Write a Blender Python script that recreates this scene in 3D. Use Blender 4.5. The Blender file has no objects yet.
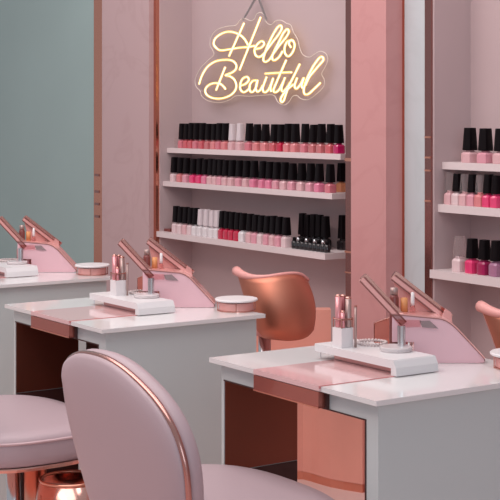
import bpy, bmesh, math, random
from mathutils import Vector, Matrix
random.seed(7)
S = bpy.context.scene
C = S.collection
PI = math.pi

# ------------------------------------------------------------------ camera geometry
CZ, FPX, HOR, ANG = 1.34, 1420.0, 116.0, math.radians(34.25)
RX, RY = math.sin(ANG), math.cos(ANG)
FX, FY = -math.cos(ANG), math.sin(ANG)

def at_y(px, py, Y):
    """point of the vertical plane y = Y seen at a pixel of the photograph"""
    k = (px - 250) / FPX
    rx, ry = k * RX + FX, k * RY + FY
    t = Y / ry
    return Vector((rx * t, Y, CZ - (py - HOR) / FPX * t))

def at_z(px, py, z):
    d = (CZ - z) * FPX / (py - HOR)
    X = (px - 250) * d / FPX
    return Vector((X * RX + d * FX, X * RY + d * FY, z))

def at_plane(px, py, P, n):
    k = (px - 250) / FPX
    r = Vector((k * RX + FX, k * RY + FY, -(py - HOR) / FPX))
    o = Vector((0, 0, CZ))
    t = (P - o).dot(n) / r.dot(n)
    return o + r * t

# ------------------------------------------------------------------ materials
def mat(name, col, rough=.5, metal=0., coat=0., trans=0., ior=1.45, emit=None, estr=0., spec=None, alpha=1.,
        noise=0., nscale=8., bump=0., bscale=200.):
    m = bpy.data.materials.new(name); m.use_nodes = True
    nt = m.node_tree; b = nt.nodes['Principled BSDF']
    b.inputs['Base Color'].default_value = (*col, 1)
    b.inputs['Roughness'].default_value = rough
    b.inputs['Metallic'].default_value = metal
    b.inputs['Coat Weight'].default_value = coat
    b.inputs['Transmission Weight'].default_value = trans
    b.inputs['IOR'].default_value = ior
    b.inputs['Alpha'].default_value = alpha
    if spec is not None: b.inputs['Specular IOR Level'].default_value = spec
    if emit:
        b.inputs['Emission Color'].default_value = (*emit, 1); b.inputs['Emission Strength'].default_value = estr
    tc = nt.nodes.new('ShaderNodeTexCoord')
    if noise > 0:
        n = nt.nodes.new('ShaderNodeTexNoise'); n.inputs['Scale'].default_value = nscale; n.inputs['Detail'].default_value = 5
        r = nt.nodes.new('ShaderNodeValToRGB')
        r.color_ramp.elements[0].position = .3; r.color_ramp.elements[1].position = .7
        r.color_ramp.elements[0].color = (*[c * (1 - noise) for c in col], 1)
        r.color_ramp.elements[1].color = (*[min(1, c * (1 + noise)) for c in col], 1)
        nt.links.new(tc.outputs['Object'], n.inputs['Vector'])
        nt.links.new(n.outputs['Fac'], r.inputs['Fac']); nt.links.new(r.outputs['Color'], b.inputs['Base Color'])
    if bump > 0:
        n2 = nt.nodes.new('ShaderNodeTexNoise'); n2.inputs['Scale'].default_value = bscale
        bp = nt.nodes.new('ShaderNodeBump'); bp.inputs['Strength'].default_value = bump; bp.inputs['Distance'].default_value = .002
        nt.links.new(tc.outputs['Object'], n2.inputs['Vector'])
        nt.links.new(n2.outputs['Fac'], bp.inputs['Height']); nt.links.new(bp.outputs['Normal'], b.inputs['Normal'])
    return m

def marble(name, col, vein, rough=.3, amount=.5):
    m = bpy.data.materials.new(name); m.use_nodes = True
    nt = m.node_tree; b = nt.nodes['Principled BSDF']; b.inputs['Roughness'].default_value = rough
    tc = nt.nodes.new('ShaderNodeTexCoord')
    n = nt.nodes.new('ShaderNodeTexNoise'); n.inputs['Scale'].default_value = 2.2; n.inputs['Detail'].default_value = 8
    n.inputs['Distortion'].default_value = 1.6
    r = nt.nodes.new('ShaderNodeValToRGB'); e = r.color_ramp.elements
    e[0].position = .46; e[0].color = (*col, 1); e[1].position = .54; e[1].color = (*col, 1)
    v = e.new(.5); v.color = (*[c + (w - c) * amount for c, w in zip(col, vein)], 1)
    nt.links.new(tc.outputs['Object'], n.inputs['Vector']); nt.links.new(n.outputs['Fac'], r.inputs['Fac'])
    nt.links.new(r.outputs['Color'], b.inputs['Base Color'])
    return m

M = {}
M['floor'] = mat('floor', (.74, .50, .46), .3, noise=.08, nscale=3)
M['teal'] = mat('teal', (.32, .43, .42), .6, noise=.03, nscale=2)
M['niche'] = mat('niche', (.50, .385, .39), .65, noise=.02, nscale=3)
M['pinkmarble'] = marble('pinkmarble', (.50, .35, .355), (.42, .27, .27), .45, .3)
M['rosemarble'] = marble('rosemarble', (.56, .275, .27), (.45, .19, .185), .4, .2)
M['whitemarble'] = marble('whitemarble', (.52, .56, .58), (.45, .49, .5), .35, .3)
M['trimcopper'] = mat('trimcopper', (.62, .27, .19), .25, 1.)
M['trimdark'] = mat('trimdark', (.34, .16, .145), .2, 1.)
M['shelf'] = mat('shelf', (.70, .60, .60), .4)
M['deskwhite'] = mat('deskwhite', (.74, .73, .73), .12, coat=.3)
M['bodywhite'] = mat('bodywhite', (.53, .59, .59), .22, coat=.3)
M['consolewhite'] = mat('consolewhite', (.72, .70, .71), .3)
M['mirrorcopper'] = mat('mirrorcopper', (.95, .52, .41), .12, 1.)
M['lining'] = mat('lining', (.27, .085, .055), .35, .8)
M['copper'] = mat('copper', (.78, .36, .26), .28, 1.)
M['coppershell'] = mat('coppershell', (.62, .25, .17), .5, 1., bump=.05, bscale=60)
M['polcopper'] = mat('polcopper', (.70, .38, .32), .16, 1.)
M['trimrose'] = mat('trimrose', (.50, .26, .23), .2, 1.)
M['apron'] = mat('apron', (.42, .13, .10), .15, .6, coat=.5)
M['pinkglass'] = mat('pinkglass', (.76, .50, .50), .08, coat=.6)
M['pinkedge'] = mat('pinkedge', (.60, .22, .22), .25, coat=.4)
M['black'] = mat('black', (.015, .012, .012), .4)
M['darkfill'] = mat('darkfill', (.05, .016, .012), .45, noise=.2, nscale=6)
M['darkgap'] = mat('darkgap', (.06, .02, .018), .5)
M['leather'] = mat('leather', (.44, .33, .358), .42, bump=.12, bscale=420)
M['pipe'] = mat('pipe', (.60, .42, .44), .4)
M['pinkshell'] = mat('pinkshell', (.78, .37, .34), .4)
M['salmon'] = mat('salmon', (.80, .36, .285), .5, noise=.04, nscale=5)
M['steel'] = mat('steel', (.62, .62, .64), .18, 1.)
M['pinkplate'] = mat('pinkplate', (.76, .48, .53), .4, noise=.02)
M['plateedge'] = mat('plateedge', (.76, .38, .35), .25, .3, coat=.3)
M['platedark'] = mat('platedark', (.25, .09, .08), .3, .5)
M['acrylic'] = mat('acrylic', (.93, .86, .87), .1, trans=.4, ior=1.15)
M['acrylicpink'] = mat('acrylicpink', (.95, .74, .74), .05, trans=1., ior=1.12)
M['roseacrylic'] = mat('roseacrylic', (.70, .27, .22), .12, trans=.5, ior=1.1)
M['smoke'] = mat('smoke', (.50, .40, .41), .15, trans=.5, ior=1.15)
M['whiteplastic'] = mat('whiteplastic', (.78, .74, .75), .3)
M['penpink'] = mat('penpink', (.70, .30, .32), .3, .5)
M['pendark'] = mat('pendark', (.28, .08, .09), .3, .4)
M['pengrey'] = mat('pengrey', (.42, .30, .28), .35, .5)
M['brown'] = mat('brown', (.20, .05, .045), .3)
M['orange'] = mat('orange', (.70, .30, .12), .4)
M['ring'] = mat('ring', (.66, .56, .55), .4)
M['cap'] = mat('cap', (.006, .004, .005), .42, spec=.10)
M['capwhite'] = mat('capwhite', (.64, .56, .58), .35)
M['capclear'] = mat('capclear', (.92, .84, .84), .06, trans=.9, ior=1.08)
M['neonjacket'] = mat('neonjacket', (.8, .6, .2), .5, emit=(1., .64, .14), estr=.6)
M['neoncore'] = mat('neoncore', (1., .95, .8), .5, emit=(1., .88, .58), estr=1.6)
M['chain'] = mat('chain', (.38, .36, .37), .4, .7)
M['backing'] = mat('backing', (.98, .97, .95), .05, trans=1., ior=1.05)
M['backingedge'] = mat('backingedge', (.80, .72, .66), .3, emit=(1., .9, .75), estr=.03)

POL = {  # polish colours
 'coral red': (.56, .10, .12), 'rose pink': (.60, .17, .21), 'coral pink': (.66, .21, .22), 'pale pink': (.68, .40, .42),
 'soft pink': (.68, .30, .36), 'blush white': (.72, .54, .55), 'white': (.74, .68, .69), 'hot pink': (.72, .045, .16),
 'candy pink': (.70, .20, .31), 'crimson': (.50, .012, .05), 'magenta': (.46, .008, .10), 'peach orange': (.72, .30, .15),
 'plum': (.34, .02, .09), 'mauve': (.36, .16, .26), 'glossy black': (.018, .014, .016), 'brick pink': (.52, .15, .16)}
for k, v in POL.items(): M['pol_' + k] = mat('polish_' + k.replace(' ', '_'), v, .18, coat=.5)

# ------------------------------------------------------------------ mesh helpers
def BM(): return bmesh.new()

def link(name, bm, m, parent=None, loc=None, smooth=False, bevel=0., angle=35, segs=2):
    if bevel > 0:
        ed = [e for e in bm.edges if len(e.link_faces) == 2 and e.calc_face_angle(0) > math.radians(angle)]
        bmesh.ops.bevel(bm, geom=ed, offset=bevel, segments=segs, affect='EDGES', profile=.6, clamp_overlap=True)
    bmesh.ops.recalc_face_normals(bm, faces=bm.faces)
    me = bpy.data.meshes.new(name); bm.to_mesh(me); bm.free()
    ms = m if isinstance(m, list) else [m]
    for q in ms: me.materials.append(q)
    if smooth:
        for p in me.polygons: p.use_smooth = True
        if isinstance(smooth, (int, float)) and not isinstance(smooth, bool): pass
    o = bpy.data.objects.new(name, me); C.objects.link(o)
    if parent is not None: o.parent = parent
    if loc is not None: o.location = loc
    return o

def box(bm, x0, x1, y0, y1, z0, z1, rot=None):
    vs = [bm.verts.new((x, y, z)) for x in (x0, x1) for y in (y0, y1) for z in (z0, z1)]
    for f in ((0, 1, 3, 2), (4, 6, 7, 5), (0, 4, 5, 1), (2, 3, 7, 6), (0, 2, 6, 4), (1, 5, 7, 3)):
        bm.faces.new([vs[i] for i in f])
    return vs

def prism(bm, pts, vec):
    """closed polygon of 3D points pushed along vec"""
    vec = Vector(vec)
    a = [bm.verts.new(p) for p in pts]; b = [bm.verts.new(Vector(p) + vec) for p in pts]
    n = len(pts)
    bm.faces.new(a); bm.faces.new(b[::-1])
    for i in range(n): bm.faces.new((a[i], b[i], b[(i + 1) % n], a[(i + 1) % n]))

def smoothline(pts, n=6, closed=False):
    P = [Vector(p) for p in pts]; out = []; N = len(P)
    for i in range(N if closed else N - 1):
        if closed: p0, p1, p2, p3 = P[i - 1], P[i], P[(i + 1) % N], P[(i + 2) % N]
        else: p0, p1, p2, p3 = P[max(i - 1, 0)], P[i], P[i + 1], P[min(i + 2, N - 1)]
        for k in range(n):
            t = k / n
            out.append(.5 * ((2 * p1) + (-p0 + p2) * t + (2 * p0 - 5 * p1 + 4 * p2 - p3) * t * t + (-p0 + 3 * p1 - 3 * p2 + p3) * t ** 3))
    if not closed: out.append(P[-1])
    return out

def tube(bm, pts, r, seg=10, closed=False, cap=True):
    P = [Vector(p) for p in pts]; n = len(P); rings = []
    up = None
    for i, p in enumerate(P):
        a = P[i - 1] if (i or closed) else P[0]; b = P[(i + 1) % n] if (i < n - 1 or closed) else P[-1]
        t = (b - a).normalized() if (b - a).length > 1e-9 else Vector((0, 0, 1))
        if up is None:
            up = t.orthogonal().normalized()
        up = (up - t * up.dot(t)); up = up.normalized() if up.length > 1e-6 else t.orthogonal().normalized()
        s = t.cross(up)
        rr = r[i] if isinstance(r, (list, tuple)) else r
        rings.append([bm.verts.new(p + rr * (math.cos(2 * PI * k / seg) * up + math.sin(2 * PI * k / seg) * s)) for k in range(seg)])
    for i in range(n if closed else n - 1):
        A, B = rings[i], rings[(i + 1) % n]
        off = 0
        if closed and i == n - 1:
            off = min(range(seg), key=lambda o: (A[0].co - B[o].co).length)
        for k in range(seg): bm.faces.new((A[k], A[(k + 1) % seg], B[(k + 1 + off) % seg], B[(k + off) % seg]))
    if cap and not closed:
        bm.faces.new(rings[0][::-1]); bm.faces.new(rings[-1])

def lathe(bm, prof, seg=32, cx=0, cy=0, sx=1, sy=1, shape=None):
    """prof: list of (r, z); r = 0 closes"""
    rings = []
    for r, z in prof:
        if r < 1e-6: rings.append([bm.verts.new((cx, cy, z))]); continue
        rg = []
        for k in range(seg):
            a = 2 * PI * k / seg
            c, s = math.cos(a), math.sin(a)
            if shape:
                q = (abs(c) ** shape + abs(s) ** shape) ** (-1 / shape); c, s = c * q, s * q
            rg.append(bm.verts.new((cx + r * sx * c, cy + r * sy * s, z)))
        rings.append(rg)
    for A, B in zip(rings, rings[1:]):
        if len(A) == 1 and len(B) == 1: continue
        for k in range(seg):
            k2 = (k + 1) % seg
            if len(A) == 1: bm.faces.new((A[0], B[k], B[k2]))
            elif len(B) == 1: bm.faces.new((A[k], A[k2], B[0]))
            else: bm.faces.new((A[k], A[k2], B[k2], B[k]))
    return rings

def loft(bm, rings, cap0=True, cap1=True):
    R = [[bm.verts.new(p) for p in r] for r in rings]
    n = len(R[0])
    for A, B in zip(R, R[1:]):
        for k in range(n): bm.faces.new((A[k], A[(k + 1) % n], B[(k + 1) % n], B[k]))
    if cap0: bm.faces.new(R[0][::-1])
    if cap1: bm.faces.new(R[-1])

def thing(name, label, cat, loc=(0, 0, 0), rotz=0, group=None):
    o = bpy.data.objects.new(name, None); C.objects.link(o); o.empty_display_size = .05
    o.location = loc; o.rotation_euler = (0, 0, rotz)
    o['label'] = label; o['category'] = cat
    if group: o['group'] = group
    return o

def tag(o, label, cat, group=None):
    o['label'] = label; o['category'] = cat
    if group: o['group'] = group
    return o

def struct(name, bm, m, bevel=0.):
    o = link(name, bm, m, bevel=bevel); o['kind'] = 'structure'; return o

def kids(o): return [c for c in C.objects if c.parent == o]

def dup(root, loc, label):
    def rec(o, p):
        c = o.copy(); C.objects.link(c)
        if p is not None: c.parent = p
        for ch in kids(o): rec(ch, c)
        return c
    src = root
    r = rec(src, None); r.location = loc; r['label'] = label
    return r

# ------------------------------------------------------------------ room shell
YF, YB = 3.27, 3.44
def wx(px, Y=YF): return at_y(px, 200, Y).x
ZT = 2.95
bm = BM(); box(bm, -12, 3, -4, 4.2, -.1, 0); struct('floor', bm, M['floor'])
xa, xb, xc, xd, xe = wx(96), wx(102), wx(149), wx(155), wx(159)
bm = BM(); box(bm, -12, xa, YF, YF + .3, 0, ZT); struct('wall_left', bm, M['teal'])
bm = BM(); box(bm, xa, xb + .03, YF - .012, YF + .3, 0, ZT); struct('trim_1', bm, M['trimcopper'], bevel=.004)
PF1 = YF - .04
bm = BM(); box(bm, wx(102, PF1), wx(149, PF1), PF1, YF + .3, 0, ZT); struct('wall_pink', bm, M['pinkmarble'])
bm = BM(); box(bm, wx(149, PF1), wx(155.3), YF - .012, YF + .3, 0, ZT); struct('wall_return', bm, M['pinkmarble'])
bm = BM(); box(bm, wx(155.3), xe, YF - .016, YF + .3, 0, ZT); struct('trim_2', bm, M['trimcopper'], bevel=.003)
PF2 = YF - .08
xg, xh = wx(345.5, YF - .02), wx(351, PF2)
bm = BM(); box(bm, xe, xg, YB, YB + .13, 0, ZT); struct('wall_niche', bm, M['niche'])
# thin white lining of the niche sides
bm = BM(); box(bm, xe - .001, xe + .008, YF + .001, YB + .01, 0, ZT); struct('wall_niche_side', bm, M['niche'])
bm = BM(); box(bm, xg, xh, YF - .02, YF + .3, 0, ZT); struct('trim_3', bm, M['trimdark'], bevel=.003)
PF2 = YF - .08
xi = wx(386, PF2)
assert xh > xg
bm = BM(); box(bm, xh, xi, PF2, YF + .3, 0, ZT); struct('wall_center', bm, M['rosemarble'], bevel=.004)
xj, xk, xl, xm = wx(403), wx(405.5), wx(426), wx(432.5)
bm = BM(); box(bm, xi, xj, YF + .0, YF + .3, 0, ZT); struct('wall_panel', bm, M['rosemarble'])
bm = BM(); box(bm, xj, xk, YF - .006, YF + .3, 0, ZT); struct('trim_4', bm, M['trimcopper'])
bm = BM(); box(bm, xk, xl, YF - .004, YF + .3, 0, ZT); struct('wall_white', bm, M['whitemarble'])
bm = BM(); box(bm, xl, xm, YF - .006, YF + .3, 0, ZT); struct('trim_5', bm, M['trimdark'], bevel=.003)
bm = BM(); box(bm, xm - .001, xm + .008, YF + .001, YB + .01, 0, ZT); struct('wall_niche_end', bm, M['niche'])
bm = BM(); box(bm, xm, -1.2, YB, YB + .13, 0, ZT); struct('wall_right_niche', bm, M['niche'])
bm = BM(); box(bm, -1.2, 3, YF, YF + .3, 0, ZT); struct('wall_right', bm, M['pinkmarble'])
# bars standing in for shelf reflections in the slim mirror trims
for nm, x0, x1, y, zs in (('trim_reflection_1', xg - .002, xh + .001, YF - .023, (1.185, 1.175)), ):
    for z in zs[:1]:
        bm = BM(); box(bm, x0, x1, y, YF, z - .012, z); box(bm, x0, x1, y, YF, .835, .842); box(bm, x0, x1, y, YF, .76, .765)
        struct(nm, bm, M['copper'])
bm = BM()
for z in (1.27, 1.2, 1.155, 1.05): box(bm, xl + .002, xm - .002, YF - .009, YF, z - .006, z)
struct('trim_reflection_2', bm, M['copper'])
bm = BM()
for z in (.86, .92, .98, 1.06): box(bm, xa + .012, xb - .004, YF - .015, YF, z - .012, z)
struct('trim_reflection_3', bm, M['trimdark'])  # dark bars imitate reflections in the left copper trim

# ------------------------------------------------------------------ shelves
def shelf(name, label, x0, x1, yfront, z, th, group):
    bm = BM(); box(bm, x0, x1, yfront, YB, z - th, z)
    o = link(name, bm, M['shelf'], bevel=.002); tag(o, label, 'shelf', group)
    return o
def zat(px, py, Y): return at_y(px, py, Y).z
Y1, Y2, Y3 = YF + .036, YF + .015, YF - .014
z1 = .5 * (zat(171, 147.8, Y1) + zat(325, 153.6, Y1))
z2 = .5 * (zat(163, 181, Y2) + zat(310, 192, Y2))
z3 = .5 * (zat(160, 231.5, Y3) + zat(310, 252, Y3))
xe0 = xe + .009
shelf('wall_shelf', 'white upper wall shelf of black-capped polishes just below the glowing neon sign', xe0, wx(340.5, Y1), Y1, z1, .022, 'shelves under the neon sign')
shelf('wall_shelf', 'white middle wall shelf in the neon niche crowded with pale pink polishes', xe0, wx(332, Y2), Y2, z2, .022, 'shelves under the neon sign')
shelf('wall_shelf', 'white lowest wall shelf in the neon niche with white, crimson and black bottles', xe0 - .008, wx(325, Y3), Y3, z3, .024, 'shelves under the neon sign')
YA, YBb, YC = YF + .036, YF + .016, YF - .012
zA = .5 * (zat(441, 161.6, YA) + zat(499, 164.4, YA)); zB = .5 * (zat(437, 204.2, YBb) + zat(499, 208.6, YBb)); zC = .5 * (zat(432, 270.6, YC) + zat(499, 278.2, YC))
xm0 = xm + .009
shelf('wall_shelf', 'white top shelf of the niche right of the white column, dusty pink bottles on it', xm0, -1.25, YA, zA, .025, 'shelves right of the white column')
shelf('wall_shelf', 'white middle shelf right of the white column with blush and hot pink bottles', xm0, -1.25, YBb, zB, .027, 'shelves right of the white column')
sc = shelf('wall_shelf', 'white lowest shelf right of the white column holding magenta and mauve bottles', xm0 - .01, -1.25, YC, zC, .028, 'shelves right of the white column')

# ------------------------------------------------------------------ nail polish bottles
BW = .036
def body_bm(w, h):
    bm = BM()
    r = [(0, 0), (w * .47, 0), (w * .5, .003), (w * .5, h * .78), (w * .40, h * .93), (w * .25, h), (w * .22, h + .006), (0, h + .006)]
    lathe(bm, r, 16, shape=6); return bm
def cap_bm(w, z0, h, k=.80):
    bm = BM()
    lathe(bm, [(0, z0), (w * .43, z0), (w * .44, z0 + .004), (w * .44 * k, z0 + h - .004), (w * .42 * k, z0 + h), (0, z0 + h)], 16, shape=5); return bm
ORD = ['first', 'second', 'third', 'fourth', 'fifth', 'sixth', 'seventh', 'eighth', 'ninth', 'tenth', 'eleventh', 'twelfth', 'thirteenth',
       'fourteenth', 'fifteenth', 'sixteenth', 'seventeenth', 'eighteenth', 'nineteenth', 'twentieth', 'twenty-first', 'twenty-second',
       'twenty-third', 'twenty-fourth', 'twenty-fifth', 'twenty-sixth', 'twenty-seventh']
protos = {}
def bottle_meshes(col, capc, w, h, bh):
    key = (col, capc, w, round(h, 3), bh)
    if key not in protos:
        b = body_bm(w, bh); bmesh.ops.recalc_face_normals(b, faces=b.faces)
        m1 = bpy.data.meshes.new('bottle_body'); b.to_mesh(m1); b.free(); m1.materials.append(M['pol_' + col])
        c = cap_bm(w, bh + .004, h - bh - .004); bmesh.ops.recalc_face_normals(c, faces=c.faces)
        m2 = bpy.data.meshes.new('bottle_cap'); c.to_mesh(m2); c.free(); m2.materials.append(M[capc])
        protos[key] = (m1, m2)
    return protos[key]
def row(pxs, cols, caps, Y, z, h, bh, where, group, w=BW, minrow=.0375, xmax=None):
    xs = [wx(p, Y) for p in pxs]
    for i in range(1, len(xs)): xs[i] = max(xs[i], xs[i - 1] + minrow)
    if xmax is not None:
        xs[-1] = min(xs[-1], xmax)
        for i in range(len(xs) - 2, -1, -1): xs[i] = min(xs[i], xs[i + 1] - minrow)
    for i, x in enumerate(xs):
        col, capc = cols[i], caps[i]
        capword = {'cap': 'black', 'capwhite': 'white', 'capclear': 'clear'}[capc]
        t = thing('nail_polish', f'{col} polish, {capword} cap, {ORD[i]} from left {where}', 'nail polish', (x, Y, z), random.uniform(-.06, .06), group)
        m1, m2 = bottle_meshes(col, capc, w, h * random.choice((.985, 1, 1.012)), bh)
        a = bpy.data.objects.new('bottle', m1); C.objects.link(a); a.parent = t
        b = bpy.data.objects.new('cap', m2); C.objects.link(b); b.parent = t
K, Wc, Cl = 'cap', 'capwhite', 'capclear'
s1 = [182.6, 187.4, 192, 197, 203, 209, 215, 220, 225.8, 232.8, 240.6, 249.7, 257.5, 265.7, 274.7, 281.6, 288.5, 295.7, 305.5, 313.9, 321.8, 330.9, 339.0]
bm = BM(); box(bm, -.010, .010, -.012, .012, 0, .044)
tag(link('clear_block', bm, M['capclear'], loc=(wx(177.6, Y1 + .028), Y1 + .028, z1), bevel=.003), 'small pale clear block at the left end of the upper polish shelf', 'block')
c1 = ['rose pink', 'coral red', 'coral red', 'rose pink', 'coral red', 'brick pink', 'coral pink', 'rose pink', 'coral pink', 'pale pink', 'pale pink',
      'rose pink', 'coral pink', 'coral pink', 'coral red', 'crimson', 'coral pink', 'coral pink', 'rose pink', 'brick pink', 'brick pink', 'coral red', 'magenta']
k1 = [K] * 9 + [Wc] * 2 + [K] * 12
row(s1, c1, k1, Y1 + .028, z1, .112, .036, 'on neon niche upper shelf', 'polishes on the upper neon niche shelf', xmax=wx(340.5, Y1) - .02)
s2 = [174.6, 181, 187, 194, 200.4, 206, 211.6, 216.4, 221.2, 226.5, 232.5, 239.8, 247, 254.5, 263.2, 270.2, 277.2, 285, 292.9, 302, 311.1, 319.5, 330.4]
c2 = ['blush white', 'coral pink', 'soft pink', 'hot pink', 'hot pink', 'candy pink', 'pale pink', 'pale pink', 'soft pink', 'pale pink', 'pale pink', 'soft pink',
      'pale pink', 'candy pink', 'candy pink', 'candy pink', 'soft pink', 'pale pink', 'soft pink', 'pale pink', 'soft pink', 'candy pink', 'rose pink']
row(s2, c2, [K] * 23, Y2 + .028, z2, .108, .036, 'on neon niche middle shelf', 'polishes on the middle neon niche shelf', xmax=wx(332, Y2) - .02)
def lone(px, py_plane, z, col, h, bh, label, group):
    t = thing('nail_polish', label, 'nail polish', (wx(px, py_plane), py_plane, z), 0, group)
    m1, m2 = bottle_meshes(col, 'cap', BW, h, bh)
    for nm, m in (('bottle', m1), ('cap', m2)):
        a = bpy.data.objects.new(nm, m); C.objects.link(a); a.parent = t
lone(341.5, Y2 + .105, z2, 'peach orange', .112, .036, 'peach orange polish, black cap, set back at right end of neon niche middle shelf', 'polishes on the middle neon niche shelf')
lone(342.6, Y3 + .150, z3, 'glossy black', .135, .040, 'lone black bottle set back at the far right end of neon niche lowest shelf', 'tall black bottles on the lowest neon niche shelf')
s3 = [176.5, 181.5, 186.5, 191.5, 196.3, 201.5, 207.3, 213, 218.1, 223, 228, 233, 238.6, 243.6, 250.8, 256.4, 262, 268, 274, 279.8, 286.5]
c3 = ['blush white', 'blush white', 'pale pink', 'blush white', 'white', 'white', 'white', 'white', 'white', 'crimson', 'crimson', 'crimson', 'crimson', 'white',
      'pale pink', 'soft pink', 'blush white', 'soft pink', 'pale pink', 'soft pink', 'blush white']
k3 = [K] * 5 + [Wc] * 4 + [K] * 12
row(s3, c3, k3, Y3 + .035, z3, .118, .044, 'on neon niche lowest shelf', 'polishes on the lowest neon niche shelf', xmax=wx(289, Y3))
row([302.8, 308, 313.2, 318.4, 323.6], ['glossy black'] * 5, [K] * 5, Y3 + .10, z3, .132, .044, 'in black cluster at lowest shelf end', 'tall black bottles on the lowest neon niche shelf')
# a low row of small black bottles in front of them
xs0 = wx(294.5, Y3 + .03)
for i in range(9):
    x = xs0 + i * .0265
    if x > wx(322.5, Y3): break
    t = thing('small_bottle', f'small black dropper bottle, {ORD[i]} from left in front of tall black bottles', 'bottle', (x, Y3 + .03, z3), 0, 'small black bottles on the lowest shelf')
    bm = BM(); lathe(bm, [(0, 0), (.0115, 0), (.0122, .002), (.0122, .026), (.008, .031), (0, .031)], 16); link('bottle', bm, M['pol_glossy black'], t, smooth=True)
    bm = BM(); lathe(bm, [(0, .031), (.0075, .031), (.0065, .044), (0, .045)], 12); link('cap', bm, M['steel'] if i % 2 else M['cap'], t, smooth=True)
# flat copper swatch sticks at the left end of the lowest shelf
bm = BM()
for i in range(3): box(bm, 0, .05, .004 + i * .022, .02 + i * .022, 0, .012)
tag(link('swatch_tray', bm, M['brown'], loc=(xe + .012, Y3 + .03, z3), bevel=.002), 'flat dark red swatch sticks lying at the left end of the lowest shelf', 'swatch')

row([470.0, 485.6, 501.5], ['pale pink', 'soft pink', 'pale pink'], [K] * 3, YA + .028, zA, .117, .038, 'on top shelf right of white column', 'polishes on the top shelf right of the white column', w=.047)
row([450.5, 457.2, 463.5, 469.8, 476.2, 485, 496.8], ['pale pink', 'blush white', 'pale pink', 'soft pink', 'coral pink', 'hot pink', 'hot pink'], [Cl, K, Cl, K, Cl, K, K],
    YBb + .028, zB, .108, .042, 'on middle shelf right of white column', 'polishes on the middle shelf right of the white column', w=.036)
row([459.5, 472.5, 484.6, 496.6], ['blush white', 'hot pink', 'plum', 'mauve'], [Cl, K, K, K], YC + .045, zC, .118, .047, 'on lowest shelf right of white column', 'polishes on the lowest shelf right of the white column', w=.041)

# ------------------------------------------------------------------ neon sign
NY = YB - .035
sign = thing('neon_sign', 'warm white glowing Hello Beautiful neon script on a clear backing hung by chains', 'neon sign', at_y(262, 105, NY))
def np_(p, dy=0):
    return at_y(p[0], p[1], NY + dy) - sign.location
OUT = [(244.4, 18.4), (250.8, 20.8), (254.8, 18.4), (256.4, 14.4), (260.4, 12.5), (264.4, 15.2), (265.6, 20.8), (268.4, 24), (271.8, 24.4), (275.8, 20.8), (281.4, 20.4),
       (286.2, 23.2), (291, 25.4), (293.4, 32.4), (297.4, 38.8), (299.8, 48.4), (303, 54.8), (309.4, 57.2), (315, 54), (320.6, 51.3), (326.2, 54), (327.8, 59.6), (325.4, 66.5),
       (321.6, 73.8), (324.4, 80), (323.5, 86.6), (315.8, 94.6), (307.8, 99.7), (300.6, 98.6), (297.0, 95.6), (292.6, 96.4), (288.6, 102.4), (283.8, 105), (278.2, 102.4),
       (275, 96.4), (271, 94.8), (261.4, 95.4), (249.2, 96.2), (236.4, 95.8), (230, 99.6), (220.4, 102.5), (209.2, 101.2), (202, 96.4), (200, 90.8), (195.8, 86), (195.6, 78),
       (201.2, 67.6), (208.5, 60), (213.6, 55.2), (213, 51), (210, 44.8), (211.6, 36), (217.2, 29.6), (226.8, 26.4), (235.6, 25.4), (239.8, 20.6)]
ol = smoothline([np_(p) for p in OUT], 4, True)
bm = BM(); prism(bm, ol, (0, .005, 0)); link('backing', bm, M['backing'], sign)
bm = BM(); tube(bm, ol, .0017, 6, True); link('backing_rim', bm, M['backingedge'], sign, smooth=True)
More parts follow.
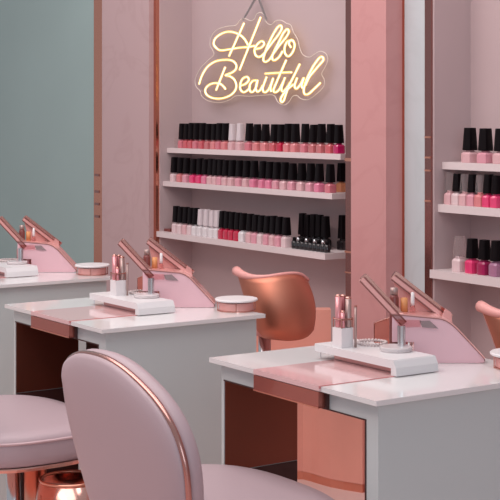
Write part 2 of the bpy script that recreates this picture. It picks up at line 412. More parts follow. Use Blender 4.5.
STROKES = [
 ('H', [[(244.1, 23.2), (236.5, 39.8), (229, 56.3)], [(260.7, 17.3), (254.2, 33.6), (247.6, 50), (239.6, 70)],
        [(254.5, 46.0), (247.6, 47.2), (238, 48), (228.4, 49.6), (220.4, 50.4), (215.4, 47.2), (213.7, 43.2), (215.4, 38.4), (220.4, 34.4), (226.8, 32), (233.2, 32.3), (239.6, 34.9), (244.6, 39.2), (248, 45)]]),
 ('e', [[(255.4, 49.2), (261.4, 47.6), (264.3, 43.6), (261.6, 41.3), (257, 44.8), (254.6, 50), (255.8, 55.4), (259.8, 57), (264.6, 53.2)]]),
 ('l', [[(264.6, 53.2), (271, 44.4), (279, 34), (281.9, 27.9), (279.8, 25.6), (275.8, 30), (269.4, 42), (264.9, 53.2), (263.3, 59.6), (265.4, 62), (269.4, 59.6), (272.6, 54.8)]]),
 ('l', [[(272.6, 54.8), (279, 46), (286.2, 37.2), (288.9, 31.8), (287, 29.3), (283, 34), (277.4, 45.2), (273, 54), (272.3, 58.8), (274.5, 60.4), (279, 57.2), (282.5, 51.4)]]),
 ('o', [[(291.8, 40.4), (287, 42), (284.6, 48.4), (285.4, 54), (288.6, 56.4), (292.6, 52.4), (294.7, 46), (293.4, 41.4), (291, 40.1), (288.9, 43.5), (291, 47.5)]]),
 ('B', [[(199.1, 84.4), (202, 75.6), (207.6, 66.8), (215.6, 61.5), (225.2, 59.9), (232.4, 60.9), (236.1, 64.6), (235.9, 69), (232, 72.6), (225.5, 75.3), (230.4, 76.6), (234.8, 80.4), (236.4, 86.6),
         (234, 92.2), (228.4, 96.4), (220.4, 98.7), (212.4, 98), (206.8, 94.8), (205.2, 90), (208.4, 85.5), (214, 83.3), (220.4, 84), (224.4, 87.6), (225.4, 89.4)], [(225.2, 67.3), (220.6, 78.8), (216.1, 90.3)]]),
 ('e', [[(240.6, 85.8), (246, 83.6), (248.9, 79.6), (246.8, 77), (242.8, 78.8), (240.4, 83.6), (240.4, 89.2), (243.6, 92.3), (248.2, 89.8), (250, 86.5)]]),
 ('a', [[(256.8, 80.6), (252.6, 81.2), (249.6, 86), (250.2, 91.4), (253.2, 91.7), (256.2, 86.8), (257.6, 80.2), (255.9, 88), (257.4, 91.8), (260.4, 89.8), (262.8, 85.2)]]),
 ('u', [[(266.7, 77), (263.2, 86.5), (263.2, 91.2), (265.8, 92.2), (269.4, 88.2), (273.2, 78.4), (270.6, 87.5), (271.2, 91.6)]]),
 ('t', [[(286.2, 60.2), (281, 72), (276, 83.8), (273.4, 90.2), (275.4, 92.4), (279.2, 89.6), (283.2, 82)], [(265.4, 73.8), (278, 73), (291.5, 72.4)]]),
 ('i', [[(285.0, 77.6), (281.6, 87.6), (282.6, 91.6), (286.4, 88.6), (290, 82.6)]]),
 ('f', [[(299.8, 64.2), (294.6, 74.6), (289.4, 85), (286, 94), (283.9, 100.4), (281.8, 102.2), (280.6, 99.6), (283, 94.6), (288.6, 88.4), (293.6, 84.6)]]),
 ('u', [[(297.2, 78), (294.6, 85.6), (296.4, 88.8), (300.4, 84.6), (303.8, 78), (301.6, 85.6), (303, 88.4)]]),
 ('l', [[(305.4, 85.4), (309.4, 77), (318.6, 66), (323.3, 60.2), (322.2, 57), (319, 58.4), (312.6, 67.4), (306.4, 80.2), (303.9, 89.6), (304.8, 94.2), (308.6, 94), (314.2, 89), (320.3, 83)]])]
for ch, sts in STROKES:
    bm = BM()
    for st in sts: tube(bm, smoothline([np_(p, -.010) for p in st], 6), .0056, 10)
    o = link('neon_letter', bm, M['neonjacket'], sign, smooth=True)
    bm = BM()
    for st in sts: tube(bm, smoothline([np_(p, -.0132) for p in st], 6), .0025, 8)
    link('glowing_core', bm, M['neoncore'], o, smooth=True)
def chain(a, b, n):
    bm = BM(); A, B = np_(a), np_(b); d = (B - A); L = d.length; d.normalize()
    for i in range(n):
        c = A + d * (L * (i + .5) / n); s = Vector((0, 1, 0)) if i % 2 else d.cross(Vector((0, 1, 0)))
        h = L / n * .62
        pts = [c + d * (h * math.cos(2 * PI * k / 12)) + s * (.0055 * math.sin(2 * PI * k / 12)) for k in range(12)]
        tube(bm, pts, .0016, 5, True)
    link('chain', bm, M['chain'], sign, smooth=True)
chain((243, 20), (257.5, -5), 22); chain((266.5, 20), (257.5, -5), 20)
bm = BM(); tube(bm, [np_((257.5, -5)), np_((257.5, -5), .036)], .004, 10); link('hook', bm, M['chain'], sign)

# ------------------------------------------------------------------ desks
TOP = .76
DX = {'near': -2.243, 'mid': -3.412, 'far': -4.513}
DY = 1.838
def loc(k): return Vector((DX[k], DY + (.10 if k == 'far' else 0), 0))
L_, W_ = .631, .54
desk = thing('manicure_desk', 'white manicure desk nearest the camera, copper-lined kneehole and pink glass inset', 'desk', loc('near'), 0, 'manicure desks')
bm = BM(); box(bm, -L_, 0, 0, W_, TOP - .011, TOP); link('desk_top', bm, M['deskwhite'], desk, bevel=.0015)
zt = TOP - .011
for x0, x1, y1 in ((-.607, -.596, .236), (-.057, -.018, .52)):
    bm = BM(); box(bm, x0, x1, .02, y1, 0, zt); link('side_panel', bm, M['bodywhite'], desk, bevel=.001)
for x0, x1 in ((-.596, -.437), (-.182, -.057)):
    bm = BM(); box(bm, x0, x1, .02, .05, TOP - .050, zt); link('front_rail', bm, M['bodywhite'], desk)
bm = BM(); box(bm, -.436, -.190, -.004, .03, TOP - .047, zt - .0005); o = link('drawer', bm, M['apron'], desk, bevel=.001)
bm = BM(); box(bm, -.436, -.190, -.0055, -.0035, TOP - .0475, TOP - .045); link('pull_edge', bm, M['copper'], o)
bm = BM(); box(bm, -.189, -.182, .012, .03, TOP - .05, zt); link('drawer_gap', bm, M['darkgap'], desk)
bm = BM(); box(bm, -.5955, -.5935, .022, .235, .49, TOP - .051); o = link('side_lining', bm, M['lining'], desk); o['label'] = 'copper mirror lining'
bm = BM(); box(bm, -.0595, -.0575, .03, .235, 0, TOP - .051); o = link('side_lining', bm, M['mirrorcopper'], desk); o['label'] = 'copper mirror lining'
bm = BM(); box(bm, -.5955, -.5935, .022, .235, 0, .488); link('recess_shade', bm, M['darkgap'], desk)  # dark sheet stands in for the unlit recess below the copper lining
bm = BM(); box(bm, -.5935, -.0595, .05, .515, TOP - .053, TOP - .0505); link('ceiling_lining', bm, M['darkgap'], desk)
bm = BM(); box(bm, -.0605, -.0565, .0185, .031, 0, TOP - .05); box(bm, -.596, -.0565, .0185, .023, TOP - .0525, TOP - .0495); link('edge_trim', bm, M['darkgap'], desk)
bm = BM(); box(bm, -.436, -.187, -.0045, .30, TOP - .0098, TOP + .0012); o = link('glass_inset', bm, M['pinkglass'], desk, bevel=.0012); o['label'] = 'pink glass inset'
bm = BM(); box(bm, -.1885, -.186, -.0046, .30, TOP - .004, TOP + .0016); link('inset_edge', bm, M['pinkedge'], desk)

# raised console on the desk
Z0 = TOP
cons = thing('desk_riser', 'white rounded riser with copper strip below it, on the desk nearest the camera', 'riser', loc('near') + Vector((-.308, .252, TOP + .002)), 0, 'desk risers')
def cl(x, y, z): return (x + .30, y - .26, z - .002)
bm = BM(); b0 = box(bm, *[-.47 + .30, -.182 + .30], *[.210 - .26, .335 - .26], .016, .034)
link('riser_top', bm, M['consolewhite'], cons, bevel=.006, segs=4, smooth=False)
bm = BM()
pr = [(-.188, .0), (-.168, .0), (-.171, .018), (-.179, .0325), (-.188, .034)]
prism(bm, [(x + .30, .2105 - .26, z) for x, z in pr], (0, .124, 0)); link('riser_end', bm, M['consolewhite'], cons, bevel=.002)
bm = BM(); box(bm, -.43 + .30, -.188 + .30, .238 - .26, .33 - .26, 0, .017); o = link('copper_strip', bm, M['plateedge'], cons); o['label'] = 'copper strip under the riser top'
for y in (.222, .325):
    bm = BM(); tube(bm, [(-.462 + .30, y - .26, 0), (-.462 + .30, y - .26, .018)], .0015, 8); link('support_pin', bm, M['steel'], cons)
ZR = TOP + .002 + .034          # top of the riser

# slanted pink organiser
ec = Vector((.5628, .8266, 0)); nc = Vector((.8266, -.5628, 0)); up = Vector((0, 0, 1))
org = thing('desk_organiser', 'slanted pink organiser with two raised copper-edged arms on the desk nearest the camera', 'organiser', loc('near') + Vector((-.2, .49, TOP)), 0, 'slanted organisers')
def so(s, z, off=0): return ec * s + up * z - nc * off
DEP = .085
def arc(p0, p1, p2, n=6):
    return [((1 - t) ** 2 * p0[0] + 2 * t * (1 - t) * p1[0] + t * t * p2[0], (1 - t) ** 2 * p0[1] + 2 * t * (1 - t) * p1[1] + t * t * p2[1]) for t in [i / n for i in range(n + 1)]]
cornerB = arc((-.106, .1035), (-.084, .100), (-.062, .076))
tip = arc((-.008, .018), (.012, -.0005), (-.014, .001), 4)
face = [(-.216, .050), (-.216, .112), (-.19, .1115)] + cornerB + tip + [(-.165, .001), (-.165, .050)]
bm = BM(); prism(bm, [so(s, z) for s, z in face], -nc * .004); o = link('front_plate', bm, M['pinkplate'], org); o['label'] = 'pink front plate'
edge = [(-.216, .112), (-.19, .1115)] + cornerB + tip[:3]
def strip(bm, line, th, o0, o1):
    up_ = []
    for i, (s, z) in enumerate(line):
        a = Vector(line[max(i - 1, 0)]); b = Vector(line[min(i + 1, len(line) - 1)]); d = (b - a).normalized(); n = Vector((-d.y, d.x))
        up_.append((s + n.x * th, z + n.y * th))
    A = [[so(s, z, o0) for s, z in line], [so(s, z, o0) for s, z in up_], [so(s, z, o1) for s, z in up_], [so(s, z, o1) for s, z in line]]
    loft(bm, [[A[k][i] for k in range(4)] for i in range(len(line))])
bm = BM(); strip(bm, edge[:-1], .0045, 0.0, DEP); link('edge_band', bm, M['plateedge'], org)
bm = BM(); strip(bm, edge, .0016, -.0015, 0.004); link('edge_line', bm, M['platedark'], org)
def arm(s0, zz0, s1, zz1, off, th, dep, name='arm'):
    d = Vector((s1 - s0, zz1 - zz0)).normalized(); n = Vector((-d.y, d.x))
    def quad(a, b): return [(s0 + n.x * a, zz0 + n.y * a), (s1 + n.x * a, zz1 + n.y * a), (s1 + n.x * b, zz1 + n.y * b), (s0 + n.x * b, zz0 + n.y * b)]
    bm = BM(); prism(bm, [so(s, z, off) for s, z in quad(-th, 0)], -nc * dep); a = link(name, bm, M['plateedge'], org, bevel=.0015)
    bm = BM(); prism(bm, [so(s, z, off - .0012) for s, z in quad(-th * .22, th * .03)], -nc * (dep * .30)); link('dark_seam', bm, M['platedark'], a)
    bm = BM(); prism(bm, [so(s, z, off - .001) for s, z in quad(-th * 1.05, -th * .84)], -nc * (dep * .4)); link('dark_seam', bm, M['platedark'], a)
    bm = BM(); prism(bm, [so(s, z, off + dep * .45) for s, z in quad(.0, th * .45)], -nc * (dep * .5)); link('polished_rail', bm, M['polcopper'], a, bevel=.001)
    bm = BM()
    e0 = (s0 - d.x * .003, zz0 - d.y * .003)
    prism(bm, [so(e0[0] + n.x * q + d.x * w, e0[1] + n.y * q + d.y * w, off + dep * .15) for q, w in ((-th * .7, 0), (th * .35, 0), (th * .35, .006), (-th * .7, .006))], -nc * (dep * .7))
    link('end_cap', bm, M['polcopper'], a, bevel=.001)
    return a
arm(-.280, .203, -.182, .098, .0, .016, .02)
arm(-.201, .200, -.066, .096, DEP - .012, .016, .02)
bm = BM(); prism(bm, [so(s, z, DEP) for s, z in ((-.206, .188), (-.080, .084), (-.180, .084), (-.192, .130))], -nc * .003); link('side_wing', bm, M['pinkshell'], org)
bm = BM(); prism(bm, [so(s, z, .05) for s, z in ((-.094, .100), (-.084, .122), (-.070, .112), (-.068, .088))], -nc * .006); link('tab', bm, M['plateedge'], org)
bm = BM(); prism(bm, [so(s, z, -.002) for s, z in ((-.152, .100), (-.128, .1005), (-.108, .082), (-.146, .085))], nc * .0015); link('clip', bm, M['smoke'], org)
bm = BM(); prism(bm, [so(s, z, -.003) for s, z in ((-.212, .104), (-.150, .102), (-.150, .086), (-.196, .084))], nc * .0015); link('clear_lip', bm, M['acrylicpink'], org)

# small bottles standing inside the organiser
def inside(s, off): return loc('near') + Vector((-.2, .49, TOP)) + so(s, 0, off)
vial = thing('vial', 'dark red vial with clear shoulders inside the organiser on the nearest desk', 'bottle', inside(-.207, .045), 0, 'vials in the organisers')
bm = BM(); lathe(bm, [(0, 0), (.010, 0), (.0112, .003), (.0112, .148), (.008, .156), (0, .156)], 18); link('vial_body', bm, M['brown'], vial, smooth=True)
bm = BM(); lathe(bm, [(0, .156), (.009, .156), (.009, .172), (0, .173)], 18); link('cap', bm, M['pengrey'], vial, smooth=True)
tube_ = thing('product_tube', 'orange capped product tube inside the organiser on the nearest desk', 'bottle', inside(-.183, .045), 0, 'tubes in the organisers')
bm = BM(); lathe(bm, [(0, 0), (.0085, 0), (.009, .003), (.009, .113), (0, .114)], 18); link('tube_body', bm, M['penpink'], tube_, smooth=True)
bm = BM(); lathe(bm, [(0, .114), (.0088, .114), (.0084, .148), (0, .149)], 18); o = link('cap', bm, M['orange'], tube_, smooth=True); o['label'] = 'orange cap'
dropper = thing('dropper_bottle', 'clear slim dropper bottle behind the front plate of the nearest organiser', 'bottle', inside(-.163, .045), 0, 'droppers in the organisers')
bm = BM(); lathe(bm, [(0, 0), (.0065, 0), (.007, .002), (.007, .122), (.005, .130), (0, .130)], 16); link('bottle', bm, M['acrylicpink'], dropper, smooth=True)
bm = BM(); lathe(bm, [(0, .130), (.0045, .130), (.005, .138), (.004, .160), (0, .162)], 16); link('bulb', bm, M['whiteplastic'], dropper, smooth=True)

# things on the riser
base = loc('near')
disc = thing('acrylic_stand', 'clear round acrylic base with a mirrored cylinder standing on it on the nearest riser', 'stand', base + Vector((-.286, .293, ZR)), 0, 'acrylic stands')
bm = BM(); lathe(bm, [(0, 0), (.036, 0), (.038, .002), (.038, .009), (.036, .011), (0, .011)], 36); link('round_base', bm, M['acrylic'], disc, smooth=False)
bm = BM(); lathe(bm, [(0, .011), (.0095, .011), (.0095, .058), (0, .058)], 24, cx=.006, cy=.012); link('cylinder', bm, M['steel'], disc, smooth=False)
hold = thing('tool_holder', 'white square tool cup with clear collar on the riser of the nearest desk', 'tool holder', base + Vector((-.402, .228, ZR)), 0, 'tool holders')
bm = BM(); b = .0175
box(bm, -b, b, -b, b, 0, .046); link('cup', bm, M['whiteplastic'], hold, bevel=.003)
bm = BM()
for sx, sy in ((-1, -1), (1, -1), (1, 1), (-1, 1)): tube(bm, [(sx * b * .92, sy * b * .92, .046), (sx * b * .92, sy * b * .92, .070)], .0016, 6)
tube(bm, [(-b * .92, -b * .92, .066), (b * .92, -b * .92, .066), (b * .92, b * .92, .066), (-b * .92, b * .92, .066)], .002, 6, True); link('collar', bm, M['polcopper'], hold)
PENS = [('penpink', (-.006, -.009), .124, .0075, 'pink'), ('pendark', (-.010, .009), .122, .0068, 'dark red'), ('pengrey', (.009, .009), .119, .0075, 'grey brown'), ('penpink', (.010, -.008), .088, .0055, 'short rose')]
pens = []
for mname, (dx, dy), h, r, word in PENS:
    p = thing('nail_tool', f'{word} nail pen upright in the white cup on the nearest riser', 'nail tool', base + Vector((-.402 + dx, .228 + dy, ZR + .0462)), 0, 'nail pens in the cups')
    bm = BM(); lathe(bm, [(0, 0), (r * .9, 0), (r, .002), (r, h - .052), (0, h - .052)], 12); link('barrel', bm, M[mname], p, smooth=True)
    bm = BM(); lathe(bm, [(0, h - .052), (r * .96, h - .052), (r * .92, h - .048), (0, h - .046)], 12); link('end_cap', bm, M['polcopper'], p, smooth=True)
    pens.append((p, word))
stick = thing('nail_file', 'slim copper stick standing beside the white cup on the nearest riser', 'nail file', base + Vector((-.377, .246, ZR)), 0, 'copper sticks beside the cups')
bm = BM(); tube(bm, [(0, 0, 0), (.0, .0, .095)], .0032, 10); link('stick', bm, M['pengrey'], stick, smooth=True)
bm = BM(); tube(bm, [(0, 0, .095), (0, 0, .099)], .0036, 10); link('tip', bm, M['polcopper'], stick)
bm = BM()
for i in range(26):
    a = 2 * PI * i / 26; bmesh.ops.create_uvsphere(bm, u_segments=8, v_segments=6, radius=.0042, matrix=Matrix.Translation((.034 * math.cos(a), .034 * math.sin(a), .0044)))
brace = tag(link('bead_bracelet', bm, M['ring'], loc=base + Vector((-.392, .308, ZR)), smooth=True), 'ring of pale beads lying on the riser of the nearest desk', 'bracelet', 'bead rings')
abox = thing('display_box', 'rose acrylic box with copper edges behind the bead ring on the nearest desk', 'box', base + Vector((-.455, .415, TOP)), math.radians(20), 'copper-edged boxes')
bm = BM(); prism(bm, [(-.026, -.03, 0), (.026, -.03, 0), (.026, -.03, .092), (-.026, -.03, .072)], (0, .06, 0)); link('panels', bm, M['roseacrylic'], abox)
bm = BM()
cs = [(-.026, .072), (.026, .092)]
for y in (-.03, .03):
    for x, z in cs: tube(bm, [(x, y, 0), (x, y, z)], .0013, 6)
    tube(bm, [(cs[0][0], y, cs[0][1]), (cs[1][0], y, cs[1][1])], .0013, 6)
for x, z in cs: tube(bm, [(x, -.03, z), (x, .03, z)], .0013, 6)
link('copper_edges', bm, M['polcopper'], abox)
oval = thing('oval_tray', 'round white lidded tray with copper rim at the back corner of the nearest desk', 'tray', base + Vector((-.112, .512, TOP)), 0, 'round white lidded trays')
bm = BM(); lathe(bm, [(0, .002), (.050, .002), (.052, .004), (.052, .024), (.050, .026), (0, .026)], 40); link('drum', bm, M['plateedge'], oval)
bm = BM(); lathe(bm, [(0, 0), (.055, 0), (.055, .003), (0, .003)], 40); link('foot_ring', bm, M['polcopper'], oval)
bm = BM(); lathe(bm, [(0, .030), (.062, .030), (.064, .032), (.064, .035), (.062, .037), (.0, .037)], 48); link('lid', bm, M['whiteplastic'], oval)
for a in (-.6, 1.0, 2.6, 4.2):
    bm = BM(); tube(bm, [(.056 * math.cos(a), .056 * math.sin(a), 0), (.056 * math.cos(a), .056 * math.sin(a), .031)], .0016, 6); link('rim_post', bm, M['polcopper'], oval)

# ---- copies for the other two stations
where = {'mid': ('middle', 'desk in the middle of the row'), 'far': ('farthest', 'desk farthest away by the teal wall')}
for k, (w, ph) in where.items():
    d = loc(k) - loc('near'); Q = Vector((RX, RY, 0)); a_, b_, c_ = ((.038, .033, .010) if k == 'mid' else (0, 0, 0))
    dup(desk, desk.location + d, f'white manicure {ph}, copper-lined kneehole and pink glass inset' if k == 'mid' else f'white manicure {ph}, only its side and top showing')
    dup(cons, cons.location + d + Q * c_, f'white rounded riser with copper strip, on the {ph}')
    dup(org, org.location + d, f'slanted pink organiser with copper-edged arms on the {ph}')
    dup(vial, vial.location + d, f'dark red vial inside the organiser on the {ph}')
    dup(tube_, tube_.location + d, f'product tube inside the organiser on the {ph}')
    dup(dropper, dropper.location + d, f'clear dropper bottle inside the organiser on the {ph}')
    dup(disc, disc.location + d + Q * c_, f'clear acrylic base with mirrored cylinder on the {ph}')
    dup(hold, hold.location + d + Q * a_, f'white square tool cup on the {ph}')
    for p, word in pens: dup(p, p.location + d + Q * a_, f'{word} nail pen upright in cup on the {ph}')
    dup(stick, stick.location + d + Q * a_, f'slim copper stick by the cup on the {ph}')
    dup(brace, brace.location + d + Q * b_, f'ring of pale beads on the {ph}')
    dup(abox, abox.location + d, f'rose acrylic box with copper edges on the {ph}')
    dup(oval, oval.location + d, f'round white lidded tray with copper rim on the {ph}')

filler = thing('kneehole_filler', 'added dark brown drawer block darkening the kneehole of the middle desk', 'dark filler', loc('mid') + Vector((-.32, .38, 0)))  # made-up drawer block, added only to keep this kneehole dark
bm = BM(); box(bm, -.25, .25, -.12, .12, .02, .69); link('carcass', bm, M['darkfill'], filler, bevel=.003)
for k in range(3):
    bm = BM(); box(bm, -.243, .243, -.134, -.1205, .04 + k * .215, .245 + k * .215); dr = link('drawer', bm, M['darkfill'], filler, bevel=.002)
    bm = BM(); box(bm, -.06, .06, -.142, -.1345, .20 + k * .215, .212 + k * .215); link('handle', bm, M['copper'], dr, bevel=.002)
bm = BM(); box(bm, -.23, .23, -.10, .10, 0, .0195); link('plinth', bm, M['darkgap'], filler)

# ------------------------------------------------------------------ client chairs
SC = Vector((-2.533, 1.638, 0))
chair = thing('client_chair', 'pink leather chair in the foreground, its rounded copper-trimmed back towards the camera', 'chair', SC, 0, 'pink client chairs')
SA, SB, SZ = .286, .222, .54
prof = [(0, SZ), (.5, SZ), (.80, SZ - .001), (.93, SZ - .005), (.985, SZ - .014), (1.0, SZ - .026), (.997, SZ - .06), (.985, SZ - .078), (.96, SZ - .084), (0, SZ - .084)]
bm = BM(); lathe(bm, prof, 64, sx=SA, sy=SB, shape=2.8); link('seat', bm, M['leather'], chair, smooth=True)
def sring(r, z, n=72, shape=2.8):
    out = []
    for k in range(n):
        c, s = math.cos(2 * PI * k / n), math.sin(2 * PI * k / n); q = (abs(c) ** shape + abs(s) ** shape) ** (-1 / shape)
        out.append((SA * r * c * q, SB * r * s * q, z))
    return out
bm = BM(); tube(bm, sring(1.0, SZ - .022), .0035, 8, True); link('seat_piping', bm, M['pipe'], chair, smooth=True)
bm = BM(); lathe(bm, [(0, SZ - .085), (.975, SZ - .085), (.98, SZ - .088), (.975, SZ - .095), (.90, SZ - .10), (0, SZ - .10)], 64, sx=SA, sy=SB, shape=2.8); link('seat_pan', bm, M['polcopper'], chair, smooth=False)
for nm, lx, ly, r0, m_ in (('gas_post', .03, .017, .021, 'steel'), ('column', .09, .05, .030, 'copper')):
    bm = BM(); tube(bm, [(lx, ly, .02), (lx, ly, SZ - .099)], r0, 20); link(nm, bm, M[m_], chair, smooth=True)
bm = BM(); lathe(bm, [(0, 0), (.12, 0), (.12, .010), (.06, .022), (0, .022)], 40); link('base', bm, M['copper'], chair)
# back
BP0 = Vector((SC.x, 1.395, .53)); bn = Vector((0, 1, .13)).normalized()      # plane of the rear face, leaning back
REAR = [(62, 380), (61, 369), (65, 359), (77, 353), (99, 357.5), (121.6, 371), (149.6, 399), (169, 430), (180, 463), (184, 497), (183, 530), (174, 556), (155, 570), (130, 562), (109, 542), (95, 515), (84, 480), (73.5, 440), (66, 408)]
rp = smoothline([at_plane(x, y, BP0, bn) - SC for x, y in REAR], 4, True)
cen = sum(rp, Vector()) / len(rp)
def bl(scale, off):
    return [cen + (p - cen) * scale + bn * off for p in rp]
bm = BM(); loft(bm, [bl(s, o) for s, o in ((.10, -.020), (.45, -.019), (.72, -.016), (.87, -.011), (.95, -.005), (.985, .0), (.992, .006))]); link('back_shell', bm, M['leather'], chair, smooth=True)
bm = BM(); loft(bm, [bl(s, o) for s, o in ((.93, .003), (.992, .005), (1.012, .008), (1.012, .015), (.992, .018), (.93, .02))]); link('back_trim', bm, M['trimrose'], chair, smooth=True)
bm = BM(); loft(bm, [bl(s, o) for s, o in ((.96, .016), (.992, .018), (1.006, .026), (1.006, .036), (.985, .046), (.93, .053), (.7, .060), (.1, .062))]); link('backrest', bm, M['leather'], chair, smooth=True)
zmin = min(p.z for p in rp)
for s in (-.1, .1):
    bm = BM(); tube(bm, smoothline([(s, -.08, SZ - .098), (s, -.20, SZ - .098), (s, -.225, SZ - .06), (s, -.215, SZ + .04)], 6), .009, 10); link('back_bracket', bm, M['copper'], chair, smooth=True)
dup(chair, SC + Vector((-1.01, -.03, 0)), 'pink leather chair with only its seat showing, tucked before the middle desk')

# copper bin between the two chairs
bp = at_z(70, 479, .40); bp.z = 0
bin_ = thing('waste_bin', 'rounded polished copper bin on the floor between the two pink chairs', 'bin', bp)
bm = BM(); lathe(bm, [(0, .0), (.065, .0), (.093, .05), (.107, .17), (.102, .29), (.079, .40), (.074, .40), (.096, .29), (.100, .17), (.087, .055), (.06, .014), (0, .014)], 40); link('bin_body', bm, M['polcopper'], bin_, smooth=True)
bm = BM(); tube(bm, [(.077 * math.cos(2 * PI * k / 40), .077 * math.sin(2 * PI * k / 40), .401) for k in range(40)], .004, 8, True); link('rim', bm, M['copper'], bin_, smooth=True)

# ------------------------------------------------------------------ copper tub chairs of the manicurists
CHV = 2.76
cc = at_y(277, 300, CHV)
ch2 = thing('tub_chair', 'copper shell tub chair with pink lining behind the middle desk', 'chair', (cc.x, cc.y, 0), 0, 'copper tub chairs')
Rv, Fv = Vector((RX, RY, 0)), Vector((FX, FY, 0))
dch = cc.x * FX + cc.y * FY
def cp(px, py, dep=0):
    """a point of the shell: photo outline carried onto a back set square to the sitter's view, dep metres behind its bulge"""
    d = dch + dep
    return Rv * ((px + 3 - 250) * d / FPX) + Fv * d + Vector((0, 0, CZ - (py - HOR) * d / FPX)) - Vector((cc.x, cc.y, 0))
# rows from rim to bottom: (left, right) outline
nU, nV = 20, 12
TOPL = [(233.5, 272), (240, 276), (250, 278.5), (262, 278), (275, 276), (288, 274.5), (298, 275.5), (305, 281)]
BOTL = [(252, 330), (256, 336), (262, 338.5), (272, 340), (284, 341), (296, 340), (305, 336.5), (311, 330)]
tl = smoothline([(x, y, 0) for x, y in TOPL], 3); blw = smoothline([(x, y, 0) for x, y in BOTL], 3)
n = len(tl)
def grid(off, scale=1.0):
    G = []
    for j in range(nV + 1):
        v = j / nV; rowp = []
        for i in range(n):
            u = i / (n - 1); a, b = tl[i], blw[i]
            x = a.x + (b.x - a.x) * v; y = a.y + (b.y - a.y) * v
            # side bulge
            x += (u - .5) * 2 * math.sin(PI * v) * (4.5 if u > .5 else 0.5)
            uu = (u - .5) * 2
            dep = .14 * uu ** 2 * (1 - .25 * v) + .03 * math.sin(PI * v) * -1 + off * (1 - abs(uu) ** 3 * .5)
            if v > .8: dep += (v - .8) ** 2 * 1.2
            rowp.append(cp(x, y, dep))
        G.append(rowp)
    return G
def sheet(bm, G0, G1):
    A = [[bm.verts.new(p) for p in r] for r in G0]; B = [[bm.verts.new(p) for p in r] for r in G1]
    h, w = len(A), len(A[0])
    for j in range(h - 1):
        for i in range(w - 1):
            bm.faces.new((A[j][i], A[j][i + 1], A[j + 1][i + 1], A[j + 1][i])); bm.faces.new((B[j][i], B[j + 1][i], B[j + 1][i + 1], B[j][i + 1]))
    for i in range(w - 1):
        bm.faces.new((A[0][i], B[0][i], B[0][i + 1], A[0][i + 1])); bm.faces.new((A[-1][i], A[-1][i + 1], B[-1][i + 1], B[-1][i]))
    for j in range(h - 1):
        bm.faces.new((A[j][0], A[j + 1][0], B[j + 1][0], B[j][0])); bm.faces.new((A[j][-1], B[j][-1], B[j + 1][-1], A[j + 1][-1]))
bm = BM(); sheet(bm, grid(0), grid(.006)); o = link('shell', bm, M['coppershell'], ch2, smooth=True); o['label'] = 'brushed copper shell'
bm = BM(); sheet(bm, grid(.0062), grid(.030)); link('lining', bm, M['pinkshell'], ch2, smooth=True)
rim = [g + Vector((0, 0, .004)) for g in grid(.012)[0]]
bm = BM(); tube(bm, rim, [.017 - .011 * min(1, i / (len(rim) * .45)) for i in range(len(rim))], 10); link('rim', bm, M['pinkshell'], ch2, smooth=True)
SZ2 = .645
bm = BM(); lathe(bm, [(0, SZ2), (.10, SZ2), (.113, SZ2 - .01), (.116, SZ2 - .03), (.11, SZ2 - .055), (0, SZ2 - .06)], 32, cx=Fv.x * .16, cy=Fv.y * .16); link('seat', bm, M['pinkshell'], ch2, smooth=True)
bm = BM(); tube(bm, [Fv * .14 - Rv * .04 + Vector((0, 0, .03)), Fv * .14 - Rv * .04 + Vector((0, 0, SZ2 - .055))], .022, 16); link('post', bm, M['steel'], ch2, smooth=True)
bm = BM(); lathe(bm, [(0, 0), (.17, 0), (.17, .012), (.03, .034), (0, .034)], 32, cx=Fv.x * .14 - Rv.x * .04, cy=Fv.y * .14 - Rv.y * .04); link('base', bm, M['copper'], ch2, smooth=False)
dup(ch2, ch2.location + Vector((1.15, .06, 0)), 'copper tub chair mostly hidden behind the right end of the nearest desk')

# ------------------------------------------------------------------ salmon bench against the wall
def at_d(px, py, d):
    return Rv * ((px - 250) * d / FPX) + Fv * d + Vector((0, 0, CZ - (py - HOR) * d / FPX))
BD = 5.30
p0, p1 = at_d(254, 310, BD), at_d(331, 310, BD)
bc = (p0 + p1) / 2; zb = bc.z; hw = (p1 - p0).length / 2
bench = thing('bench', 'salmon upholstered bench with a low back between the copper chair and the wall', 'bench', (bc.x, bc.y, 0), math.atan2(RY, RX))
bm = BM(); box(bm, -hw, hw, 0, .07, .12, zb); link('backrest', bm, M['salmon'], bench, bevel=.018, segs=4)
PL = [(.0, 5.24), (.12, 5.24), (.195, 5.235), (.225, 5.205), (.25, 5.172), (.29, 5.125), (.335, 5.09), (.40, 5.048), (.408, 5.056), (.335, 5.14), (.29, 5.29), (.10, 5.36), (.0, 5.36)]
bench.rotation_euler = (0, 0, 0)
bk = [c for c in C.objects if c.parent == bench][0]; bk.rotation_euler = (0, 0, math.atan2(RY, RX))
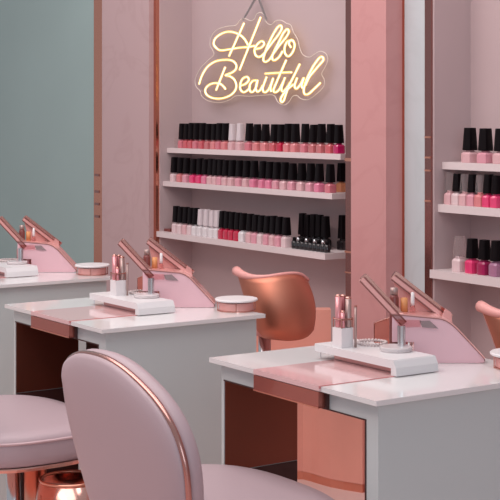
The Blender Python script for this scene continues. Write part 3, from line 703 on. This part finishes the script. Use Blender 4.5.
bl_ = [Rv * x + Fv * d - Vector((bc.x, bc.y, 0)) for x, d in PL]
bm = BM(); prism(bm, [p + Vector((0, 0, .03)) for p in bl_], (0, 0, .40)); link('seat_base', bm, M['salmon'], bench, bevel=.006)
bm = BM(); prism(bm, bl_, (0, 0, .0295)); link('foot_trim', bm, M['copper'], bench)

# ------------------------------------------------------------------ light
w = bpy.data.worlds.new('world'); S.world = w; w.use_nodes = True
bg = w.node_tree.nodes['Background']; bg.inputs['Color'].default_value = (.93, .94, 1.0, 1); bg.inputs['Strength'].default_value = .52
def area(name, loc_, rot, sx, sy, e, col):
    l = bpy.data.lights.new(name, 'AREA'); l.shape = 'RECTANGLE'; l.size = sx; l.size_y = sy; l.energy = e; l.color = col
    o = bpy.data.objects.new(name, l); C.objects.link(o); o.location = loc_; o.rotation_euler = rot; return o
area('ceiling_light', (-3.3, .9, 3.0), (0, 0, 0), 3.5, 1.6, 50, (1, .96, .94))
area('cool_side_fill', (2.6, -.6, 1.9), (math.radians(88), 0, math.radians(78)), 3.0, 2.4, 50, (.70, .87, 1))  # added cool fill from the right to brighten side faces, no window there
area('pink_wall_fill', (-3.6, .2, 2.9), (math.radians(50), 0, 0), 3.0, .8, 24, (1, .68, .62))  # added pink fill that warms the wall below the shelves
area('ceiling_light_wall', (-4.2, 2.3, 3.0), (math.radians(20), 0, 0), 4.0, .5, 30, (1, .93, .92))

# ------------------------------------------------------------------ camera and view
cam = bpy.data.cameras.new('camera'); co = bpy.data.objects.new('camera', cam); C.objects.link(co)
cam.sensor_width = 36; cam.lens = FPX / 500 * 36; cam.shift_y = (HOR - 250) / 500; cam.clip_start = .05
co.location = (0, 0, CZ)
co.matrix_world = Matrix(((RX, 0, -FX, 0), (RY, 0, -FY, 0), (0, 1, 0, CZ), (0, 0, 0, 1)))
S.camera = co
S.view_settings.view_transform = 'Standard'; S.view_settings.look = 'None'
S.view_settings.exposure = -0.08; S.view_settings.gamma = 1; S.view_settings.use_curve_mapping = False
